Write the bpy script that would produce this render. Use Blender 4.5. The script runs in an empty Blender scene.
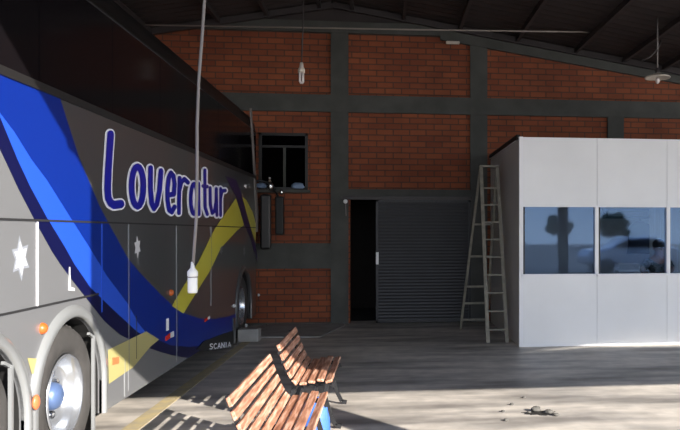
import bpy, bmesh, math, random
from mathutils import Vector, Matrix
random.seed(7)
SC = bpy.context.scene
COL = SC.collection
PI = math.pi
# ------------------------------------------------------------------ camera model
F, T, VX, HZ, H = 735.0, 0.12, 385.0, 232.0, 1.72
PSI = math.atan(T); CP, SP = math.cos(PSI), math.sin(PSI)
CX = VX + F*T
def ray(px, py):
    a = (px-CX)/F; b = (HZ-py)/F
    return Vector((CP*a+SP, -SP*a+CP, b))
def atY(px, py, Y):
    r = ray(px, py); k = Y/r.y; return Vector((r.x*k, Y, H+r.z*k))
def atX(px, py, X):
    r = ray(px, py); k = X/r.x; return Vector((X, r.y*k, H+r.z*k))
def atZ(px, py, Z):
    r = ray(px, py); k = (Z-H)/r.z; return Vector((r.x*k, r.y*k, Z))

# ------------------------------------------------------------------ materials
def mat(name, col, rough=0.6, metal=0.0, spec=0.5, noise=None, bump=None, emit=None, coat=0.0):
    m = bpy.data.materials.new(name); m.use_nodes = True
    nt = m.node_tree; b = nt.nodes['Principled BSDF']
    b.inputs['Roughness'].default_value = rough
    b.inputs['Metallic'].default_value = metal
    b.inputs['Specular IOR Level'].default_value = spec
    b.inputs['Coat Weight'].default_value = coat
    b.inputs['Base Color'].default_value = (*col, 1)
    if noise or bump:
        tc = nt.nodes.new('ShaderNodeTexCoord')
    if noise:
        sc, amt = noise[0], noise[1]; col2 = noise[2] if len(noise) > 2 else tuple(c*(1-amt) for c in col)
        mp = nt.nodes.new('ShaderNodeMapping')
        if len(noise) > 3: mp.inputs['Scale'].default_value = noise[3]
        n = nt.nodes.new('ShaderNodeTexNoise'); n.inputs['Scale'].default_value = sc; n.inputs['Detail'].default_value = 6
        r = nt.nodes.new('ShaderNodeValToRGB'); r.color_ramp.elements[0].position = .35; r.color_ramp.elements[1].position = .68
        r.color_ramp.elements[0].color = (*col2, 1); r.color_ramp.elements[1].color = (*col, 1)
        nt.links.new(tc.outputs['Object'], mp.inputs['Vector']); nt.links.new(mp.outputs[0], n.inputs['Vector'])
        nt.links.new(n.outputs['Fac'], r.inputs[0]); nt.links.new(r.outputs[0], b.inputs['Base Color'])
    if bump:
        n2 = nt.nodes.new('ShaderNodeTexNoise'); n2.inputs['Scale'].default_value = bump[0]; n2.inputs['Detail'].default_value = 4
        bp = nt.nodes.new('ShaderNodeBump'); bp.inputs['Strength'].default_value = bump[1]; bp.inputs['Distance'].default_value = .01
        nt.links.new(tc.outputs['Object'], n2.inputs['Vector']); nt.links.new(n2.outputs['Fac'], bp.inputs['Height']); nt.links.new(bp.outputs[0], b.inputs['Normal'])
    if emit:
        b.inputs['Emission Color'].default_value = (*emit[0], 1); b.inputs['Emission Strength'].default_value = emit[1]
    return m

def brick_mat():
    m = bpy.data.materials.new('brick'); m.use_nodes = True
    nt = m.node_tree; b = nt.nodes['Principled BSDF']; L = nt.links
    g = nt.nodes.new('ShaderNodeNewGeometry'); s = nt.nodes.new('ShaderNodeSeparateXYZ'); c = nt.nodes.new('ShaderNodeCombineXYZ')
    L.new(g.outputs['Position'], s.inputs[0]); L.new(s.outputs['X'], c.inputs['X']); L.new(s.outputs['Z'], c.inputs['Y'])
    br = nt.nodes.new('ShaderNodeTexBrick')
    br.inputs['Scale'].default_value = 1; br.inputs['Brick Width'].default_value = .31; br.inputs['Row Height'].default_value = .111
    br.inputs['Mortar Size'].default_value = .012; br.inputs['Mortar Smooth'].default_value = .3
    br.inputs['Color1'].default_value = (.27, .078, .029, 1); br.inputs['Color2'].default_value = (.19, .048, .020, 1)
    br.inputs['Mortar'].default_value = (.10, .045, .03, 1); br.inputs['Bias'].default_value = -.1
    L.new(c.outputs[0], br.inputs['Vector'])
    n = nt.nodes.new('ShaderNodeTexNoise'); n.inputs['Scale'].default_value = 1.4; n.inputs['Detail'].default_value = 8
    L.new(c.outputs[0], n.inputs['Vector'])
    mx = nt.nodes.new('ShaderNodeMix'); mx.data_type = 'RGBA'; mx.blend_type = 'MULTIPLY'; mx.inputs[0].default_value = .55
    r = nt.nodes.new('ShaderNodeValToRGB'); r.color_ramp.elements[0].position = .3; r.color_ramp.elements[0].color = (.55, .5, .5, 1)
    r.color_ramp.elements[1].position = .7; r.color_ramp.elements[1].color = (1.25, 1.2, 1.15, 1)
    L.new(n.outputs['Fac'], r.inputs[0]); L.new(br.outputs['Color'], mx.inputs[6]); L.new(r.outputs[0], mx.inputs[7])
    L.new(mx.outputs[2], b.inputs['Base Color']); b.inputs['Roughness'].default_value = .85
    bp = nt.nodes.new('ShaderNodeBump'); bp.inputs['Strength'].default_value = .6; bp.inputs['Distance'].default_value = .01; bp.invert = True
    L.new(br.outputs['Fac'], bp.inputs['Height']); L.new(bp.outputs[0], b.inputs['Normal'])
    return m

def floor_mat():
    m = bpy.data.materials.new('polished_concrete'); m.use_nodes = True
    nt = m.node_tree; b = nt.nodes['Principled BSDF']; L = nt.links
    g = nt.nodes.new('ShaderNodeTexCoord')
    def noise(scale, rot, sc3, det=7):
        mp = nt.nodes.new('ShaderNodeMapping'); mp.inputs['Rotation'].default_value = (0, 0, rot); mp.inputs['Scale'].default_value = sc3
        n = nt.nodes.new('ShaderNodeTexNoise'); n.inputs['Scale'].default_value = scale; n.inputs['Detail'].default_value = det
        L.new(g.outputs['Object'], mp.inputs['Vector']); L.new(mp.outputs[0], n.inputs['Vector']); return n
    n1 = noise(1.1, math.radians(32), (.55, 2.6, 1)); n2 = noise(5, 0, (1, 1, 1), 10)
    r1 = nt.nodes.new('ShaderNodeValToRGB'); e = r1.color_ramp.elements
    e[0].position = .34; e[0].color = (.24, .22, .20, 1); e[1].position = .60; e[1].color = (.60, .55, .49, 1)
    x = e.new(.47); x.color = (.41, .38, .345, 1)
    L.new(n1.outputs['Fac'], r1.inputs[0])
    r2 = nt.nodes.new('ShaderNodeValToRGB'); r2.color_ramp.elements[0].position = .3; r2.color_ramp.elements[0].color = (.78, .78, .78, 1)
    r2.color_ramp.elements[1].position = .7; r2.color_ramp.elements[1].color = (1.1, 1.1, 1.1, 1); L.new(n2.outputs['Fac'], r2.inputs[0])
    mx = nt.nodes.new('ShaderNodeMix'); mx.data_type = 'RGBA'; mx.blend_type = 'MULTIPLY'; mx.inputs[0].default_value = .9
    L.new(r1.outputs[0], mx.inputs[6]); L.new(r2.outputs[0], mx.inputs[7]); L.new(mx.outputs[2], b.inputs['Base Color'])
    n3 = noise(.8, 0, (1, 1, 1), 4); mr = nt.nodes.new('ShaderNodeMapRange')
    mr.inputs[1].default_value = .35; mr.inputs[2].default_value = .65; mr.inputs[3].default_value = .40; mr.inputs[4].default_value = .62
    L.new(n3.outputs['Fac'], mr.inputs[0]); L.new(mr.outputs[0], b.inputs['Roughness'])
    return m

def wood_mat():
    m = bpy.data.materials.new('weathered_wood'); m.use_nodes = True
    nt = m.node_tree; b = nt.nodes['Principled BSDF']; L = nt.links
    g = nt.nodes.new('ShaderNodeTexCoord'); oi = nt.nodes.new('ShaderNodeObjectInfo')
    ad = nt.nodes.new('ShaderNodeVectorMath'); ad.operation = 'ADD'; L.new(g.outputs['Object'], ad.inputs[0]); L.new(oi.outputs['Random'], ad.inputs[1])
    mp = nt.nodes.new('ShaderNodeMapping'); mp.inputs['Scale'].default_value = (22, 1.6, 22); L.new(ad.outputs[0], mp.inputs['Vector'])
    n = nt.nodes.new('ShaderNodeTexNoise'); n.inputs['Scale'].default_value = 2.5; n.inputs['Detail'].default_value = 8; L.new(mp.outputs[0], n.inputs['Vector'])
    r = nt.nodes.new('ShaderNodeValToRGB'); e = r.color_ramp.elements
    e[0].position = .32; e[0].color = (.20, .085, .05, 1); e[1].position = .66; e[1].color = (.66, .42, .31, 1)
    x = e.new(.5); x.color = (.44, .21, .13, 1)
    L.new(n.outputs['Fac'], r.inputs[0]); L.new(r.outputs[0], b.inputs['Base Color']); b.inputs['Roughness'].default_value = .5
    return m

def glass_mat(name, tint, refl, rough=.02, gcol=(.95, .97, 1, 1)):
    m = bpy.data.materials.new(name); m.use_nodes = True
    nt = m.node_tree; nt.nodes.clear(); L = nt.links
    o = nt.nodes.new('ShaderNodeOutputMaterial'); mx = nt.nodes.new('ShaderNodeMixShader')
    t = nt.nodes.new('ShaderNodeBsdfTransparent'); t.inputs[0].default_value = (*tint, 1)
    gl = nt.nodes.new('ShaderNodeBsdfGlossy'); gl.inputs['Roughness'].default_value = rough; gl.inputs[0].default_value = gcol
    fr = nt.nodes.new('ShaderNodeFresnel'); fr.inputs[0].default_value = 1.5
    ma = nt.nodes.new('ShaderNodeMath'); ma.operation = 'ADD'; ma.inputs[1].default_value = refl; ma.use_clamp = True
    L.new(fr.outputs[0], ma.inputs[0]); L.new(ma.outputs[0], mx.inputs[0]); L.new(t.outputs[0], mx.inputs[1]); L.new(gl.outputs[0], mx.inputs[2]); L.new(mx.outputs[0], o.inputs[0])
    return m

M = dict(
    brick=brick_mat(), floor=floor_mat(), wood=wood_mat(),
    concrete=mat('grey_painted_concrete', (.078, .080, .072), .8, noise=(2.5, .3), bump=(14, .25)),
    slab=mat('pale_slab', (.36, .35, .33), .7, noise=(3, .25)),
    roof=mat('dark_roof_sheet', (.042, .032, .031), .7, noise=(2, .3)),
    steel=mat('dark_steel', (.035, .028, .028), .55),
    rod=mat('rod_grey', (.30, .26, .23), .5),
    shutter=mat('blue_grey_shutter', (.017, .017, .020), .5, .1, noise=(3, .25)),
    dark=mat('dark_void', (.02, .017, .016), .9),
    silver=mat('silver_paint', (.21, .215, .225), .38, .25, coat=.6),
    graphite=mat('graphite_paint', (.085, .087, .09), .28, .2, coat=.7),
    blue=mat('blue_vinyl', (.003, .021, .21), .35, spec=.3, coat=.05),
    lightblue=mat('bright_blue_vinyl', (.018, .085, .60), .35, coat=.1),
    navy=mat('navy_vinyl', (.004, .005, .045), .35, spec=.3, coat=.05),
    purple=mat('purple_vinyl', (.03, .012, .07), .35, spec=.3),
    yellow=mat('yellow_vinyl', (.62, .56, .06), .35, coat=.5),
    sunlit_yellow=mat('sunlit_yellow_vinyl', (.42, .38, .16), .4),  # the same yellow, with its paleness in the sun put into the colour
    letter=mat('letter_blue', (.010, .014, .36), .35, coat=.4),
    white=mat('white_vinyl', (.88, .88, .95), .4),
    bwhite=mat('bright_white', (.6, .6, .62), .4),
    glow=mat('star_halo', (.45, .55, .68), .4),
    bglass=mat('black_bus_glass', (.006, .005, .006), .12, 0, .08),
    black=mat('black_rubber', (.012, .012, .012), .65),
    trimdk=mat('dark_trim', (.012, .011, .011), .5),
    seam=mat('seam_dark', (.02, .02, .022), .6),
    tyre=mat('tyre_rubber', (.055, .052, .05), .75, noise=(9, .3)),
    alu=mat('polished_aluminium', (.50, .53, .58), .22, .8),
    hub=mat('hub_blue', (.10, .16, .32), .4, .3),
    fender=mat('fender_silver', (.25, .26, .265), .35, .2, coat=.5),
    orange=mat('orange_lens', (.50, .11, .02), .35, emit=None),
    red=mat('red_lens', (.65, .04, .03), .25),
    chrome=mat('chrome', (.6, .6, .6), .2, 1),
    iron=mat('cast_iron', (.02, .02, .022), .45, .3),
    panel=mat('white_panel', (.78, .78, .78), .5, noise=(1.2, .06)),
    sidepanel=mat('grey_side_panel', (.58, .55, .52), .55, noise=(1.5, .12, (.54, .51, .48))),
    joint=mat('panel_joint', (.50, .50, .53), .5),
    frame=mat('white_aluminium', (.75, .75, .76), .4),
    glass=glass_mat('tinted_window_glass', (.72, .76, .8), .02, .03, (.40, .62, 1, 1)),
    winglass=glass_mat('dark_window_glass', (.14, .15, .16), -.04),
    inner=mat('interior_panel', (.62, .63, .66), .7),
    desk=mat('desk_laminate', (.35, .33, .3), .5),
    blind=mat('beige_blind', (.42, .40, .35), .7),
    ladder=mat('ladder_wood', (.25, .23, .18), .6, noise=(12, .3)),
    lamp=mat('enamel_shade', (.62, .55, .47), .35),
    bulb=mat('glass_bulb', (.72, .65, .62), .25),
    cord=mat('pale_cord', (.22, .20, .19), .6),
    plug=mat('white_plastic', (.85, .84, .80), .45),
    bag=mat('blue_plastic', (.05, .15, .50), .4, bump=(9, .8)),
    paint=mat('yellow_floor_paint', (.50, .40, .20), .6, noise=(7, .3, (.36, .31, .22), (1, 1, 1))),
    patch=mat('black_patch', (.03, .028, .026), .6, noise=(30, .5, (.012, .011, .01))),
    stone=mat('gravel_stone', (.10, .095, .085), .8),
    skin=mat('skin', (.35, .17, .11), .5), hair=mat('brown_hair', (.035, .018, .012), .6),
    shirt=mat('green_shirt', (.02, .06, .045), .7, noise=(22, .5, (.25, .25, .24))),
    coat=mat('navy_cloth', (.03, .035, .075), .8), paper=mat('paper', (.8, .8, .8), .6),
    leaf=mat('tree_leaves', (.035, .07, .02), .7, noise=(4, .5)), bark=mat('bark', (.08, .05, .03), .9),
    ground=mat('pale_yard_ground', (.11, .09, .075), .85, noise=(.8, .2)),
    carwhite=mat('white_car_paint', (.75, .76, .78), .2, .1, coat=1), bgwall=mat('pale_render', (.50, .47, .42), .8), tile=mat('red_tiles', (.26, .09, .05), .8),
)

# ------------------------------------------------------------------ mesh builder
class MB:
    def __init__(s): s.v = []; s.f = []; s.m = []; s.sm = []
    def add(s, vs, fs, mi=0, smooth=False):
        o = len(s.v); s.v += [tuple(v) for v in vs]
        for f in fs: s.f.append([o+i for i in f]); s.m.append(mi); s.sm.append(smooth)
        return s
    def box(s, x0, x1, y0, y1, z0, z1, mi=0):
        vs = [(x, y, z) for x in (x0, x1) for y in (y0, y1) for z in (z0, z1)]
        return s.add(vs, [(0,1,3,2),(4,6,7,5),(0,4,5,1),(2,3,7,6),(0,2,6,4),(1,5,7,3)], mi)
    def bar(s, p, q, w, h, up=(0,0,1), mi=0):
        p, q = Vector(p), Vector(q); d = (q-p).normalized(); u = Vector(up)
        a = d.cross(u)
        if a.length < 1e-4: a = d.cross(Vector((1,0,0)))
        a.normalize(); b = a.cross(d).normalized()
        vs = [e+a*w*i/2+b*h*j/2 for e in (p, q) for i, j in ((-1,-1),(1,-1),(1,1),(-1,1))]
        return s.add(vs, [(3,2,1,0),(4,5,6,7),(0,1,5,4),(1,2,6,5),(2,3,7,6),(3,0,4,7)], mi)
    def tube(s, path, r, n=10, mi=0, cap=True):
        P = [Vector(p) for p in path]; k = len(P); vs = []; fs = []
        R = r if isinstance(r, (list, tuple)) else [r]*k
        ref = None
        for i in range(k):
            d = (P[min(i+1, k-1)]-P[max(i-1, 0)]).normalized()
            if ref is None: ref = d.orthogonal().normalized()
            a = (ref-d*ref.dot(d)).normalized(); ref = a; b = d.cross(a)
            vs += [P[i]+(a*math.cos(t*2*PI/n)+b*math.sin(t*2*PI/n))*R[i] for t in range(n)]
        for i in range(k-1):
            for t in range(n): fs.append((i*n+t, i*n+(t+1)%n, (i+1)*n+(t+1)%n, (i+1)*n+t))
        s.add(vs, fs, mi, True)
        if cap: s.add(vs[:n], [tuple(range(n-1, -1, -1))], mi); s.add(vs[-n:], [tuple(range(n))], mi)
        return s
    def lathe(s, prof, c, axis='Z', n=32, mi=0, smooth=True):
        c = Vector(c); vs = []; fs = []; k = len(prof)
        for i in range(n):
            t = 2*PI*i/n; cs, sn = math.cos(t), math.sin(t)
            for r, h in prof:
                vs.append(c+(Vector((r*cs, r*sn, h)) if axis == 'Z' else Vector((h, r*cs, r*sn)) if axis == 'X' else Vector((r*cs, h, r*sn))))
        for i in range(n):
            j = (i+1) % n
            for a in range(k-1): fs.append((i*k+a, j*k+a, j*k+a+1, i*k+a+1))
        return s.add(vs, fs, mi, smooth)
    def prism(s, pts, vec, mi=0):
        n = len(pts); vec = Vector(vec); P = [Vector(p) for p in pts]; Q = [p+vec for p in P]
        return s.add(P+Q, [tuple(range(n)), tuple(range(2*n-1, n-1, -1))]+[(i, i+n, (i+1) % n+n, (i+1) % n) for i in range(n)], mi)
    def sph(s, c, rx, ry, rz, n=16, mi=0):
        c = Vector(c); vs = []; fs = []; k = n//2
        for j in range(k+1):
            p = PI*j/k
            for i in range(n): t = 2*PI*i/n; vs.append(c+Vector((rx*math.sin(p)*math.cos(t), ry*math.sin(p)*math.sin(t), rz*math.cos(p))))
        for j in range(k):
            for i in range(n): fs.append((j*n+i, (j+1)*n+i, (j+1)*n+(i+1) % n, j*n+(i+1) % n))
        return s.add(vs, fs, mi, True)
    def build(s, name, mats, parent=None, bevel=0, **props):
        me = bpy.data.meshes.new(name); me.from_pydata(s.v, [], s.f)
        for m in (mats if isinstance(mats, (list, tuple)) else [mats]): me.materials.append(M[m] if isinstance(m, str) else m)
        for p, mi, sm in zip(me.polygons, s.m, s.sm): p.material_index = mi; p.use_smooth = sm
        bm = bmesh.new(); bm.from_mesh(me); bmesh.ops.remove_doubles(bm, verts=bm.verts, dist=1e-5)
        bmesh.ops.recalc_face_normals(bm, faces=bm.faces); bm.to_mesh(me); bm.free()
        me.update()
        o = bpy.data.objects.new(name, me); COL.objects.link(o)
        if parent:
            o.parent = parent
            w = Vector((0,0,0)); q = parent
            while q: w += q.location; q = q.parent
            o.location = -w
        if bevel:
            b = o.modifiers.new('bevel', 'BEVEL'); b.width = bevel; b.segments = 2; b.limit_method = 'ANGLE'
        for k, v in props.items(): o[k] = v
        return o
def tag(o, label=None, cat=None, group=None, kind=None):
    if label: o['label'] = label
    if cat: o['category'] = cat
    if group: o['group'] = group
    if kind: o['kind'] = kind
    return o
def empty(name, loc=(0,0,0)):
    o = bpy.data.objects.new(name, None); COL.objects.link(o); o.location = loc; o.empty_display_size = .1; return o
def struct(name, mb, m): return tag(mb.build(name, m), kind='structure')

YW = 14.0
def wx(px): return atY(px, 232, YW).x
def wz(py, px=385): return atY(px, py, YW).z

# ------------------------------------------------------------------ the setting
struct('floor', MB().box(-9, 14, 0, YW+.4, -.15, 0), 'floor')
struct('ground', MB().box(-60, 60, -80, 0, -.2, -.02), 'ground')
WT = .3
# door opening and wall window opening
dx0, dx1, dz1 = wx(350), wx(470), wz(197)
w0, w1 = wx(259), wx(308); wz0, wz1 = wz(190, 285), wz(133, 285)
peak = atY(333, 4, YW); lft = atY(170, 28, YW); rgt = atY(680, 71, YW)
def roofz(x):
    if x < peak.x: return peak.z+(x-peak.x)*(peak.z-lft.z)/(peak.x-lft.x)
    if x < 6.4: return peak.z+(x-peak.x)*(rgt.z-peak.z)/(rgt.x-peak.x)
    v = peak.z+(6.4-peak.x)*(rgt.z-peak.z)/(rgt.x-peak.x)
    return v+min(x-6.4, 12-min(x, 12)+5.6 if x > 12 else x-6.4)*.15
bw = MB()
def wseg(x0, x1, z0, z1=None):
    if z1 is not None: bw.box(x0, x1, YW, YW+WT, z0, z1)
    else:
        xs = [x0]+[c for c in (peak.x, 6.4, 12) if x0 < c < x1]+[x1]
        bw.prism([(x0, YW, z0), (x1, YW, z0)]+[(x, YW, roofz(x)) for x in reversed(xs)], (0, WT, 0))
wseg(-9, w0, 0); wseg(w0, w1, 0, wz0); wseg(w0, w1, wz1); wseg(w1, dx0, 0); wseg(dx0, dx1, dz1); wseg(dx1, 14, 0)
struct('wall_back', bw, 'brick')
struct('wall_left', MB().box(-9.3, -9, 0, YW+.3, 0, roofz(-9)), 'brick')
# grey columns and beams proud of the brick
k = 0
def tr(mb, m='concrete'):
    global k; k += 1; return struct('trim_%d' % k, mb, m)
PR = .06
for a, b, zt in ((331, 348.5, wz(30)), (470, 487, wz(36))):
    tr(MB().box(wx(a), wx(b), YW-PR, YW, 0, zt))
tr(MB().box(wx(607), wx(623), YW-PR, YW, 0, wz(112)))
zb0, zb1 = wz(113.5), wz(96.5)
tr(MB().box(-9, 14, YW-PR-.01, YW, zb0, zb1))
zt0, zt1 = wz(35), wz(24)
tr(MB().box(-9, wx(470), YW-PR-.015, YW, zt0, zt1))
x0, x1 = wx(440), 6.4
tr(MB().prism([(x0, YW-PR-.02, roofz(x0)-.30), (x1, YW-PR-.02, roofz(x1)-.26), (x1, YW-PR-.02, roofz(x1)), (x0, YW-PR-.02, roofz(x0))], (0, PR+.02, 0)))
tr(MB().box(-9, wx(331), YW-PR-.005, YW, wz(268), wz(243)))
tr(MB().box(-9, wx(331), YW-PR-.012, YW, 0, wz(321)))
tr(MB().box(wx(348.5), wx(470), YW-PR-.01, YW, dz1, wz(189.5)))
# gable infill above the top tie beam
tr(MB().prism([(wx(175), YW-.03, zt1), (wx(440), YW-.03, zt1), (wx(440), YW-.03, roofz(wx(440))), (peak.x, YW-.03, peak.z), (wx(175), YW-.03, roofz(wx(175)))], (0, .03, 0)), 'roof')
# ramped kerb slab in front of left bay
tr(MB().prism([(-2.15, 12.3, 0), (wx(322)*.9, 12.2, 0), (-.75, 13.6, 0), (-.75, YW, 0), (-2.15, YW, 0)], (0, 0, .015)), 'slab')
# roof sheets: corrugated, one per slope
def roof(name, x0, x1):
    mb = MB(); n = int(14.9/.12); z0, z1 = roofz(x0+1e-4), roofz(x1-1e-4); vs = []; fs = []
    for i in range(n+1):
        y = -.5+i*.12; dz = .018 if i % 2 else 0
        vs += [(x0, y, z0+dz), (x1, y, z1+dz), (x0, y, z0+dz+.03), (x1, y, z1+dz+.03)]
    for i in range(n):
        a = i*4; fs += [(a, a+1, a+5, a+4), (a+2, a+6, a+7, a+3)]
    fs += [(0, 2, 3, 1), (n*4, n*4+1, n*4+3, n*4+2)]
    mb.add(vs, fs); struct(name, mb, 'roof')
roof('ceiling_west', -9, peak.x); roof('ceiling_middle', peak.x, 6.4); roof('ceiling_east', 6.4, 12); roof('ceiling_far_east', 12, 18)
# unseen eave beam, shaped so its shade edge falls right on floor and bus
k = 20
YE, ZE = -.5, 4.30
tr(MB().prism([(3.0, YE-.14, ZE), (17.5, YE-.14, ZE), (17.5, YE-.14, 5.3), (12, YE-.14, 5.6), (6.4, YE-.14, 5), (3.0, YE-.14, roofz(3.0)+.05)], (0, .14, 0)))
for x in (5.46, 14.2):  # unseen eave posts; the first is added to cast a shadow strip
    tr(MB().box(x-.14, x+.14, YE-.13, YE+.09, 0, ZE))
# purlins along the building under the sheets
for px in (30, 120, 205, 262, 318, 352, 405, 468, 542, 624, 700, 770):
    if px < 333: x = (px-385)/52.9*1.0
    xx = atY(px, 0, YW).x
    # purlin x where the line through (px,0) towards the vanishing point meets the wall/roof junction
    a = (px-VX)/HZ
    best = min((abs((x*.05)/((roofz(x*.05)-H)) - a*1.0), x*.05) for x in range(-179, 128))
    x = best[1]; z = roofz(x)-.05
    o = MB().box(x-.03, x+.03, YE+.1, YW-.02, z-.05, z+.04).build('roof_purlin', 'steel')
    tag(o, 'dark steel purlin running under the roof sheets', 'beam', 'roof purlins', 'structure')
# dark rafter following the gable at the wall
rf = MB()
rf.bar((peak.x, YW-.14, peak.z-.06), (6.4, YW-.14, roofz(6.4)-.06), .08, .11); rf.bar((peak.x, YW-.14, peak.z-.06), (-9, YW-.14, roofz(-9)-.06), .08, .11)
tag(rf.build('roof_rafter', 'steel'), 'dark steel rafter along the gable of the back wall', 'beam', kind='structure')
# rooms behind the openings
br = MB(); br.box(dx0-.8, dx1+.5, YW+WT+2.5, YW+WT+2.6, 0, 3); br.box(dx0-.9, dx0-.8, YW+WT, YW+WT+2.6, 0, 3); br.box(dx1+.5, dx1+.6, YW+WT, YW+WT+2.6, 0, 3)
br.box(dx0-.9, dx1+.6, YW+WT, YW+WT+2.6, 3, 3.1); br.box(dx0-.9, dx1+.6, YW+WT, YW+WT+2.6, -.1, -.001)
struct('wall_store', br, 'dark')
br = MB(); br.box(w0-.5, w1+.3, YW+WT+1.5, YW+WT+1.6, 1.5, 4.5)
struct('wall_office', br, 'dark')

# ------------------------------------------------------------------ sliding door
d = empty('door_1', (wx(423), YW-.1, 0)); d['kind'] = 'structure'
lx0, lx1, lz1 = wx(376), wx(470), wz(199.5)
mb = MB(); n = 38; vs = []; fs = []
for i in range(n*2+1):
    z = .03+(lz1-.05)*i/(n*2); y = YW-.10-(.006 if i % 2 else 0); vs += [(lx0+.04, y, z), (lx1-.02, y, z)]
for i in range(n*2): fs.append((i*2, i*2+1, i*2+3, i*2+2))
mb.add(vs, fs); mb.box(lx0+.04, lx1-.02, YW-.095, YW-.08, .03, lz1)
mb.build('door_leaf', 'shutter', d)
mb = MB(); mb.box(lx0, lx0+.045, YW-.125, YW-.075, .02, lz1); mb.box(lx1-.045, lx1, YW-.125, YW-.075, .02, lz1); mb.box(lx0, lx1, YW-.125, YW-.075, lz1-.05, lz1)
mb.box(lx0, lx1, YW-.125, YW-.075, .02, .07)
mb.build('door_frame', 'shutter', d)
h = MB(); h.box(lx0+.0, lx0+.05, YW-.15, YW-.12, wz(264), wz(252)); h.build('door_handle', 'frame', d)
r_ = MB(); r_.box(wx(343), wx(471), YW-.16, YW-.08, wz(200), wz(196.5)); r_.build('slide_rail', 'steel', d)
r_ = MB(); r_.lathe([(0, -.02), (.04, -.02), (.04, .02), (0, .02)], (wx(346), YW-.19, wz(202)), 'Y', 16); r_.build('roller', 'frame', d)
r_ = MB(); r_.bar((wx(346), YW-.13, wz(204)), (wx(346.4), YW-.10, wz(216)), .012, .012); r_.build('rail_strap', 'cord', d)

# ------------------------------------------------------------------ window of the left bay
w = empty('window_1', ((w0+w1)/2, YW, wz0)); w['kind'] = 'structure'
mb = MB(); t = .05
mb.box(w0, w0+t, YW-.03, YW+.1, wz0, wz1); mb.box(w1-t, w1, YW-.03, YW+.1, wz0, wz1); mb.box(w0, w1, YW-.03, YW+.1, wz0, wz0+t); mb.box(w0, w1, YW-.03, YW+.1, wz1-t, wz1)
xm = wx(284.5); zm = wz(146.5, 285)
mb.box(w0, w1, YW-.02, YW+.08, zm-.02, zm+.02)
mb.build('window_frame', 'trimdk', w)
MB().box(xm-.022, xm+.022, YW-.02, YW+.08, wz0+t, zm-.02).build('mullion', 'concrete', w)
MB().box(w0+t, w1-t, YW+.03, YW+.036, wz0+t, wz1-t).build('window_pane', 'winglass', w)
# bags lying on the sill behind and before the panes
def lump(name, cx, cy, cz, rx, ry, rz, m, seed=1, flat=True):
    random.seed(seed); mb = MB(); n = 14; kk = 8; vs = []; fs = []
    for j in range(kk+1):
        p = PI*j/kk
        for i in range(n):
            t = 2*PI*i/n; q = 1+random.uniform(-.22, .22) if 0 < j < kk else 1
            z = rz*math.cos(p)*q
            if flat: z = max(z, -rz*.75)
            vs.append((cx+rx*math.sin(p)*math.cos(t)*q, cy+ry*math.sin(p)*math.sin(t)*q, cz+z))
    for j in range(kk):
        for i in range(n): fs.append((j*n+i, (j+1)*n+i, (j+1)*n+(i+1) % n, j*n+(i+1) % n))
    mb.add(vs, fs, 0, True); return mb.build(name, m)
struct('window_sill', MB().box(w0-.05, w1+.05, YW-.13, YW-.03, wz0-.05, wz0), 'concrete')
palebag = mat('pale_blue_cloth', (.20, .28, .42), .7)
for a, b, sd, lb in ((262, 11, 3, 'pale blue cloth bundle on the window sill near the bus mirror'), (298.5, 15, 5, 'pale blue cloth bundle at right end of the window sill')):
    z = wz0+.055; c = wx(a); o = lump('cloth_bundle', c, YW-.08, z+.015, b*.42/52.9, .04, .06, palebag, sd)
    tag(o, lb, 'cloth', 'cloth bundles on the window sill')
c = wx(270.5); b_ = empty('small_bottle', (c, YW-.09, wz0)); tag(b_, 'small tan bottle standing on the window sill', 'bottle')
MB().lathe([(0, 0), (.035, 0), (.035, .14), (.015, .18), (.015, .2), (0, .2)], (c, YW-.09, wz0), 'Z', 14).build('bottle_body', mat('tan_plastic', (.28, .22, .14), .4), b_)
MB().lathe([(.018, .2), (.018, .225), (0, .225)], (c, YW-.09, wz0), 'Z', 12).build('bottle_cap', 'paper', b_)

# ------------------------------------------------------------------ the bus
BX = -2.28; EPS = [0]
bus = empty('coach_bus', (-3.5, 7.6, 0))
tag(bus, 'tall silver and graphite coach with blue and yellow swoosh and white outlined lettering', 'bus')
def S(px, py, off=0.0): v = atX(px, py, BX); v.x += off; return v
ZB, ZS, ZG, ZR = .25, 2.66, 2.72, 3.50
Y0, YF = 1.7, 13.42
A = [4.41, 5.70, 12.32]; AR = .575; AZ = .52
def arch(yc, rev=False):
    p = [(BX, yc-AR, ZB)]+[(BX, yc-AR*math.cos(PI*i/24), AZ+AR*math.sin(PI*i/24)) for i in range(25)]+[(BX, yc+AR, ZB)]
    return [Vector(q) for q in p]
Sline = [(-60, 49), (-25, 106), (0, 149.5), (18.6, 189.5), (35, 221), (51, 250), (60, 264), (74, 282.8), (90, 303), (104, 321), (120, 335), (140, 344.5), (157, 351), (172, 355.3)]
Spts = [S(*p) for p in Sline]
t_ = Spts[0]; Spts[0] = Vector((BX, t_.y, ZS))
sb = S(188, 357); sb = Vector((BX, sb.y, ZB)); Spts.append(sb)
panel_r = [Vector((BX, Y0, ZS)), Vector((BX, Y0, ZB))]+arch(A[0])+arch(A[1])+list(reversed(Spts))
panel_f = list(Spts)+arch(A[2])+[Vector((BX, YF, ZB)), Vector((BX, YF, ZS))]
mb = MB(); mb.prism(panel_r, (-.03, 0, 0), 0); mb.build('rear_side_panel', 'silver', bus)
mb = MB(); mb.prism(panel_f, (-.03, 0, 0), 0)
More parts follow.
